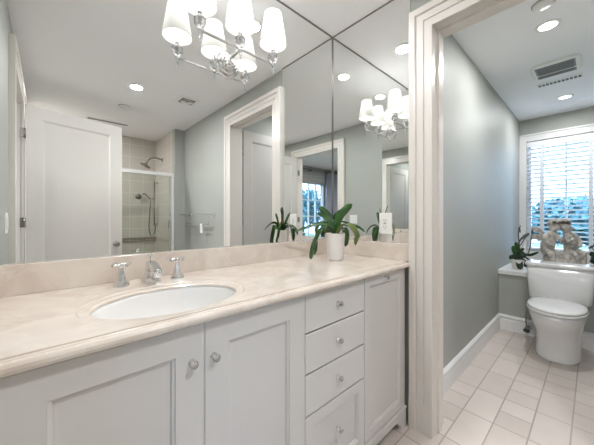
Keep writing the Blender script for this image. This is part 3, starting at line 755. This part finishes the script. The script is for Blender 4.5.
lf([(2, 150, 0), (8, 205, 5), (40, 275, 0), (100, 335, -5)], .025, sd=(.75, -.6, .3), fold=.15)
lf([(-4, 150, 5), (-12, 215, 10), (-45, 275, 15), (-95, 322, 10)], .017, sd=(.7, .7, .2), fold=.2)
lf([(-4, 150, -5), (-20, 205, -15), (-60, 255, -20), (-108, 282, -25)], .013, sd=(.4, .9, .2), fold=.25)
lf([(-2, 150, -5), (-30, 205, -25), (-90, 215, -45), (-160, 200, -60), (-245, 172, -75)], .010, sd=(.1, .9, .5), fold=.3)
lf([(-4, 150, -8), (-35, 198, -25), (-85, 185, -40), (-125, 110, -50), (-142, 45, -52), (-146, 12, -50)], .017, sd=(.8, .3, .5), fold=.25)
lf([(-2, 148, 4), (-28, 190, 10), (-80, 190, 0), (-112, 130, -8), (-120, 60, -15), (-124, 30, -16)], .012, 'leaf', sd=(.8, .3, .5), fold=.25)
lf([(6, 150, 0), (35, 205, -20), (85, 205, -35), (120, 150, -40), (112, 90, -38)], .021, 'leaf_old', sd=(.85, .1, .5), fold=.2)
lf([(6, 150, 8), (40, 205, 15), (90, 205, 30), (145, 195, 35), (185, 165, 30)], .009, sd=(.2, .9, .5), fold=.3)
lf([(4, 150, 10), (25, 225, 35), (62, 292, 58)], .021, 'leaf', sd=(.6, -.3, -.6), fold=.15)
lf([(6, 150, 8), (45, 190, 45), (72, 160, 72), (76, 70, 80)], .026, sd=(.7, .1, -.7), fold=.15)
lf([(-4, 150, 14), (-15, 190, 50), (-25, 180, 90), (-30, 130, 125)], .026, sd=(.9, .2, .2), fold=.2)
tube(bm := BM(), spline([CAMR*-.006+V((0, 0, .15)), CAMR*-.02+CAMF*.01+V((0, 0, .20)), CAMR*-.042+CAMF*.02+V((0, 0, .245))], 4), [.004]*8+[.003], 8); obj('old_stalk', bm, mat('dry_stalk', (.30, .14, .07), .7, var=.4), t)

# ---------------------------------------------------------------- toilet
tx, ty = 3.25, .215
t = thing('toilet', 'white two-piece toilet with closed lid below the window ledge', 'toilet', (tx, ty, 0))
bm = BM()
# (x centre, half length, half width, z, squareness)
S = [(3.335, .262, .150, 0, 2.6), (3.335, .264, .152, .012, 2.6), (3.335, .255, .146, .03, 2.6), (3.335, .247, .142, .12, 2.5), (3.315, .260, .147, .20, 2.4), (3.275, .288, .162, .27, 2.3), (3.235, .310, .172, .33, 2.2), (3.21, .318, .184, .385, 2.2), (3.21, .318, .185, .408, 2.2), (3.21, .305, .172, .414, 2.2)]
loft(bm, [oval(a, ty, b, c, z, 44, p, .06) for a, b, c, z, p in S]); obj('bowl', bm, M['porcelain'], t, True)
bm = BM(); box(bm, 3.36, 3.575, ty-.13, ty+.13, .30, .445, .02); obj('tank_shelf', bm, M['porcelain'], t, True)
bm = BM(); seat = [(0.0, .418), (.006, .420), (.006, .434), (-.002, .438)]
loft(bm, [oval(3.155, ty, .258+e, .184+e, z, 44, 2.25, .06) for e, z in seat]); obj('seat', bm, M['porcelain'], t, True)
bm = BM(); lid = [(-.004, .4385), (.003, .442), (.004, .452), (-.004, .459), (-.03, .464), (-.12, .468)]
loft(bm, [oval(3.155, ty, .258+e, .182+e, z, 44, 2.25, .06) for e, z in lid]); obj('lid', bm, M['porcelain'], t, True)
for y in (ty-.075, ty+.075): tube(bm := BM(), [(3.385, y-.02, .452), (3.385, y+.02, .452)], .013, 12); obj('lid_hinge', bm, M['porcelain'], t, True)
bm = BM()
TK = [(3.49, .078, .196, .415, 5), (3.49, .088, .210, .435, 6), (3.488, .094, .222, .60, 7), (3.485, .097, .228, .735, 7)]
loft(bm, [oval(a, ty, b, c, z, 48, p) for a, b, c, z, p in TK]); obj('tank', bm, M['porcelain'], t, True)
bm = BM(); TL = [(.100, .232, .735), (.106, .238, .740), (.107, .239, .755), (.104, .236, .764), (.096, .228, .768)]
loft(bm, [oval(3.484, ty, b, c, z, 48, 7) for b, c, z in TL]); obj('tank_lid', bm, M['porcelain'], t, True)
# caulk seam on the floor
t2 = thing('water_valve', 'small chrome and black water shut-off valve beside the toilet base', 'valve', (3.48, .445, 0))
vy, vz = .445, .085
tube(bm := BM(), [(XL-.018, vy, vz), (3.48, vy, vz)], .010, 10); lathe(bm, [(.030, 0), (.030, -.006), (.012, -.008)], (XL-.018, vy, vz), 16, 'x'); obj('pipe', bm, M['chrome'], t2, True)
lathe(bm := BM(), [(.018, -.024), (.021, 0), (.018, .024)], (3.48, vy, vz), 12, 'z'); obj('valve_body', bm, M['nickel'], t2, True)
lathe(bm := BM(), [(.010, 0), (.028, -.004), (.028, -.016), (.010, -.018)], (3.462, vy, vz), 12, 'x', sy=.6); obj('valve_handle', bm, M['black'], t2, True)
tube(bm := BM(), spline([(3.48, vy, vz+.02), (3.48, vy+.008, .18), (3.48, vy-.01, .28), (3.485, .40, .36), (3.49, .385, .414)], 5), .006, 8); obj('supply_hose', bm, M['nickel'], t2, True)

# ---------------------------------------------------------------- ledge: statue and plants
LZ = .632
t = thing('cherub_statue', 'weathered stone statue of two winged cherubs leaning together on the window ledge', 'statue', (3.96, .245, LZ), math.radians(-47.5+90-90))
def skin(name, verts, edges, radii, m, parent, sub=2):
    me = bpy.data.meshes.new(name); me.from_pydata(verts, edges, []); me.materials.append(m)
    o = bpy.data.objects.new(name, me); COL.objects.link(o); o.parent = parent
    sk = o.modifiers.new('skin', 'SKIN'); sk.use_smooth_shade = True
    if not me.skin_vertices: me.skin_vertices.new(name='')
    for i, r in enumerate(radii):
        me.skin_vertices[0].data[i].radius = (r, r); me.skin_vertices[0].data[i].use_root = (i == 0)
    s2 = o.modifiers.new('sub', 'SUBSURF'); s2.levels = sub; s2.render_levels = sub
    return o
def cherub(s, cx):
    """s = +1 leans towards +x; feet end near the rock, head towards the other cherub"""
    H = 1.16
    Vt = [(-.035*s, 0, .19), (-.02*s, 0, .25), (.0, 0, .315), (.015*s, 0, .35), (.035*s, -.005, .385), (.045*s, -.01, .425),
          (-.058*s, -.01, .315), (-.080*s, -.05, .255), (-.03*s, -.085, .225),
          (.045*s, -.03, .31), (.06*s, -.07, .26), (.02*s, -.095, .30),
          (-.06*s, -.01, .17), (-.065*s, -.09, .175), (-.06*s, -.10, .06), (-.06*s, -.125, .035),
          (.00*s, -.01, .17), (.01*s, -.085, .155), (.015*s, -.08, .055), (.015*s, -.11, .03)]
    Ed = [(0, 1), (1, 2), (2, 3), (3, 4), (4, 5), (2, 6), (6, 7), (7, 8), (2, 9), (9, 10), (10, 11), (0, 12), (12, 13), (13, 14), (14, 15), (0, 16), (16, 17), (17, 18), (18, 19)]
    R = [.052, .046, .046, .026, .050, .044, .026, .020, .014, .026, .020, .014, .042, .031, .022, .016, .042, .031, .022, .016]
    f = skin('cherub_figure', [(x+cx, y, z*H) for x, y, z in Vt], Ed, R, M['stone'], t)
    hx, hy, hz = cx+.042*s, .002, .418*H
    bm = BM()
    for k in range(60):
        a = k*2.4; b = math.acos(1-1.25*(k+.5)/60)
        d = V((math.sin(b)*math.cos(a), math.sin(b)*math.sin(a), math.cos(b)))
        if d.y < -.5 and d.z < .6: continue
        bmesh.ops.create_icosphere(bm, subdivisions=1, radius=.011+.005*random.random(), matrix=Matrix.Translation(V((hx, hy, hz))+d*.050))
    for fc in bm.faces: fc.smooth = True
    obj('hair', bm, M['stone'], f)
    bm = BM()
    for dx in (-.018, .018): bmesh.ops.create_icosphere(bm, subdivisions=1, radius=.006, matrix=Matrix.Translation((hx+dx, hy-.052, hz-.012)))
    bmesh.ops.create_icosphere(bm, subdivisions=1, radius=.010, matrix=Matrix.Translation((hx, hy-.056, hz-.026)))
    obj('face_features', bm, M['stone'], f)
    for q, up in ((-s, 0), (-s, 1)):   # two small wings behind the outer shoulder
        bm = BM(); W = []
        root = V((cx-.02*s, .045, (.325 if up else .285)*H)); sc = .85 if up else 1.0
        for (dx, dz, wv) in ((0, 0, .022), (.035, .025, .030), (.075, .040, .026), (.108, .046, .017), (.130, .044, .004)):
            c = root+V((dx*q*sc, .02+dx*.2, dz*(1.3 if up else .5))); W.append([c+V((0, -.006, wv)), c+V((0, .006, wv)), c+V((0, .006, -wv)), c+V((0, -.006, -wv))])
        loft(bm, W, smooth=False); obj('wing', bm, M['stone'], f)
cherub(1, -.085); cherub(-1, .088)
bm = BM(); loft(bm, [oval(0, -.02, .175*k, .12*k, z, 28, 2.6) for k, z in ((1.0, 0), (1.02, .02), (.95, .05), (.90, .10), (.80, .16), (.62, .20))]); obj('rock_base', bm, M['stone'], t)

def ledge_plant(x, y, label, leaves, stems, potr=.06, poth=.10, petals=()):
    t = thing('potted_orchid', label, 'potted plant', (x, y, LZ))
    lathe(bm := BM(), [(potr*.72, 0), (potr*.75, .004), (potr, poth), (potr*1.03, poth+.003), (potr*.9, poth-.006), (.001, poth-.012)], (0, 0, 0), 24); obj('pot', bm, M['pot'], t)
    for pts, w_, m in leaves:
        P3 = [CAMR*(a/1000)+CAMF*(c/1000)+V((0, 0, b/1000)) for a, b, c in pts]
        obj('leaf', leaf(BM(), P3, w_, .2, side=CAMR*.6+V((0, 0, .6))), M[m], t)
    for pts in stems:
        P3 = [CAMR*(a/1000)+CAMF*(c/1000)+V((0, 0, b/1000)) for a, b, c in pts]
        tube(bm := BM(), spline(P3, 5), .0045, 6); obj('flower_stem', bm, M['stem'], t)
    for a, b, c, r, ang in petals:
        ctr = CAMR*(a/1000)+CAMF*(c/1000)+V((0, 0, b/1000)); d = (CAMR*math.cos(ang)+V((0, 0, math.sin(ang))))
        obj('flower', leaf(BM(), [ctr-d*r, ctr, ctr+d*r], r*.38, .1, side=d.cross(CAMF)), M['petal'], t)
ledge_plant(3.77, .56, 'dark leafy orchid with long bare stems on the window ledge left of the statue',
    [([(0, 95, 0), (-25, 170, 0), (-55, 250, 5)], .030, 'leaf'), ([(5, 95, 5), (5, 190, 0), (-20, 290, 10)], .026, 'leaf'), ([(0, 95, 0), (30, 150, 0), (75, 170, -10)], .028, 'leaf_dark'),
     ([(0, 95, 0), (-50, 130, 0), (-95, 110, 0)], .024, 'leaf_dark'), ([(0, 95, -8), (35, 90, -30), (60, 20, -50)], .026, 'leaf_dark'), ([(0, 95, -8), (-20, 80, -40), (-30, 5, -70)], .030, 'leaf_dark'),
     ([(5, 100, 5), (70, 150, 5), (140, 150, 0), (230, 185, -5)], .014, 'leaf_dark'), ([(0, 95, 0), (60, 130, 0), (120, 100, 0), (165, 40, 0)], .010, 'leaf_dark'), ([(0, 95, 10), (40, 180, 20), (95, 215, 25)], .022, 'leaf_dark')],
    [[(0, 90, 0), (20, 250, 0), (5, 380, 0), (30, 470, 0)], [(10, 90, 0), (110, 160, 0), (145, 290, 0), (160, 420, 0)], [(20, 240, 0), (80, 330, 0), (120, 370, 0)]],
    petals=[(60, 345, -4, .045, .7), (95, 365, 0, .04, .5), (20, 420, 0, .03, 1.9), (158, 405, 0, .035, 1.4), (150, 330, 0, .03, 1.3), (20, 300, 0, .028, .9)])
ledge_plant(3.90, -.02, 'dark broad-leaved plant on the window ledge right of the statue',
    [([(0, 95, 0), (-40, 150, 0), (-75, 135, -5)], .032, 'leaf_dark'), ([(0, 95, 0), (-20, 175, 0), (-65, 225, 0)], .026, 'leaf_dark'), ([(0, 95, 0), (10, 180, 0), (40, 240, 0)], .030, 'leaf'),
     ([(0, 95, -5), (-45, 90, -20), (-70, 40, -25)], .028, 'leaf'), ([(0, 95, 0), (45, 130, 0), (100, 120, 0)], .03, 'leaf_dark')],
    [[(0, 90, 0), (-10, 200, 0), (-45, 270, 0)]], petals=[(-50, 275, 0, .035, .4)])

# light portals in the two window openings
def portal(name, loc, rot, sx, sy):
    ld = bpy.data.lights.new(name, 'AREA'); ld.shape = 'RECTANGLE'; ld.size = sx; ld.size_y = sy; ld.cycles.is_portal = True
    o = bpy.data.objects.new(name, ld); COL.objects.link(o); o.location = loc; o.rotation_euler = rot
portal('portal_toilet_window', (XW+.15, (WY0+WY1)/2, (WZ0+WZ1)/2), (0, PI/2, 0), WZ1-WZ0, WY1-WY0)
portal('portal_bedroom_window', ((BW0+BW1)/2, BYW-.14, (BZ0+BZ1)/2), (PI/2, 0, 0), BW1-BW0, BZ1-BZ0)
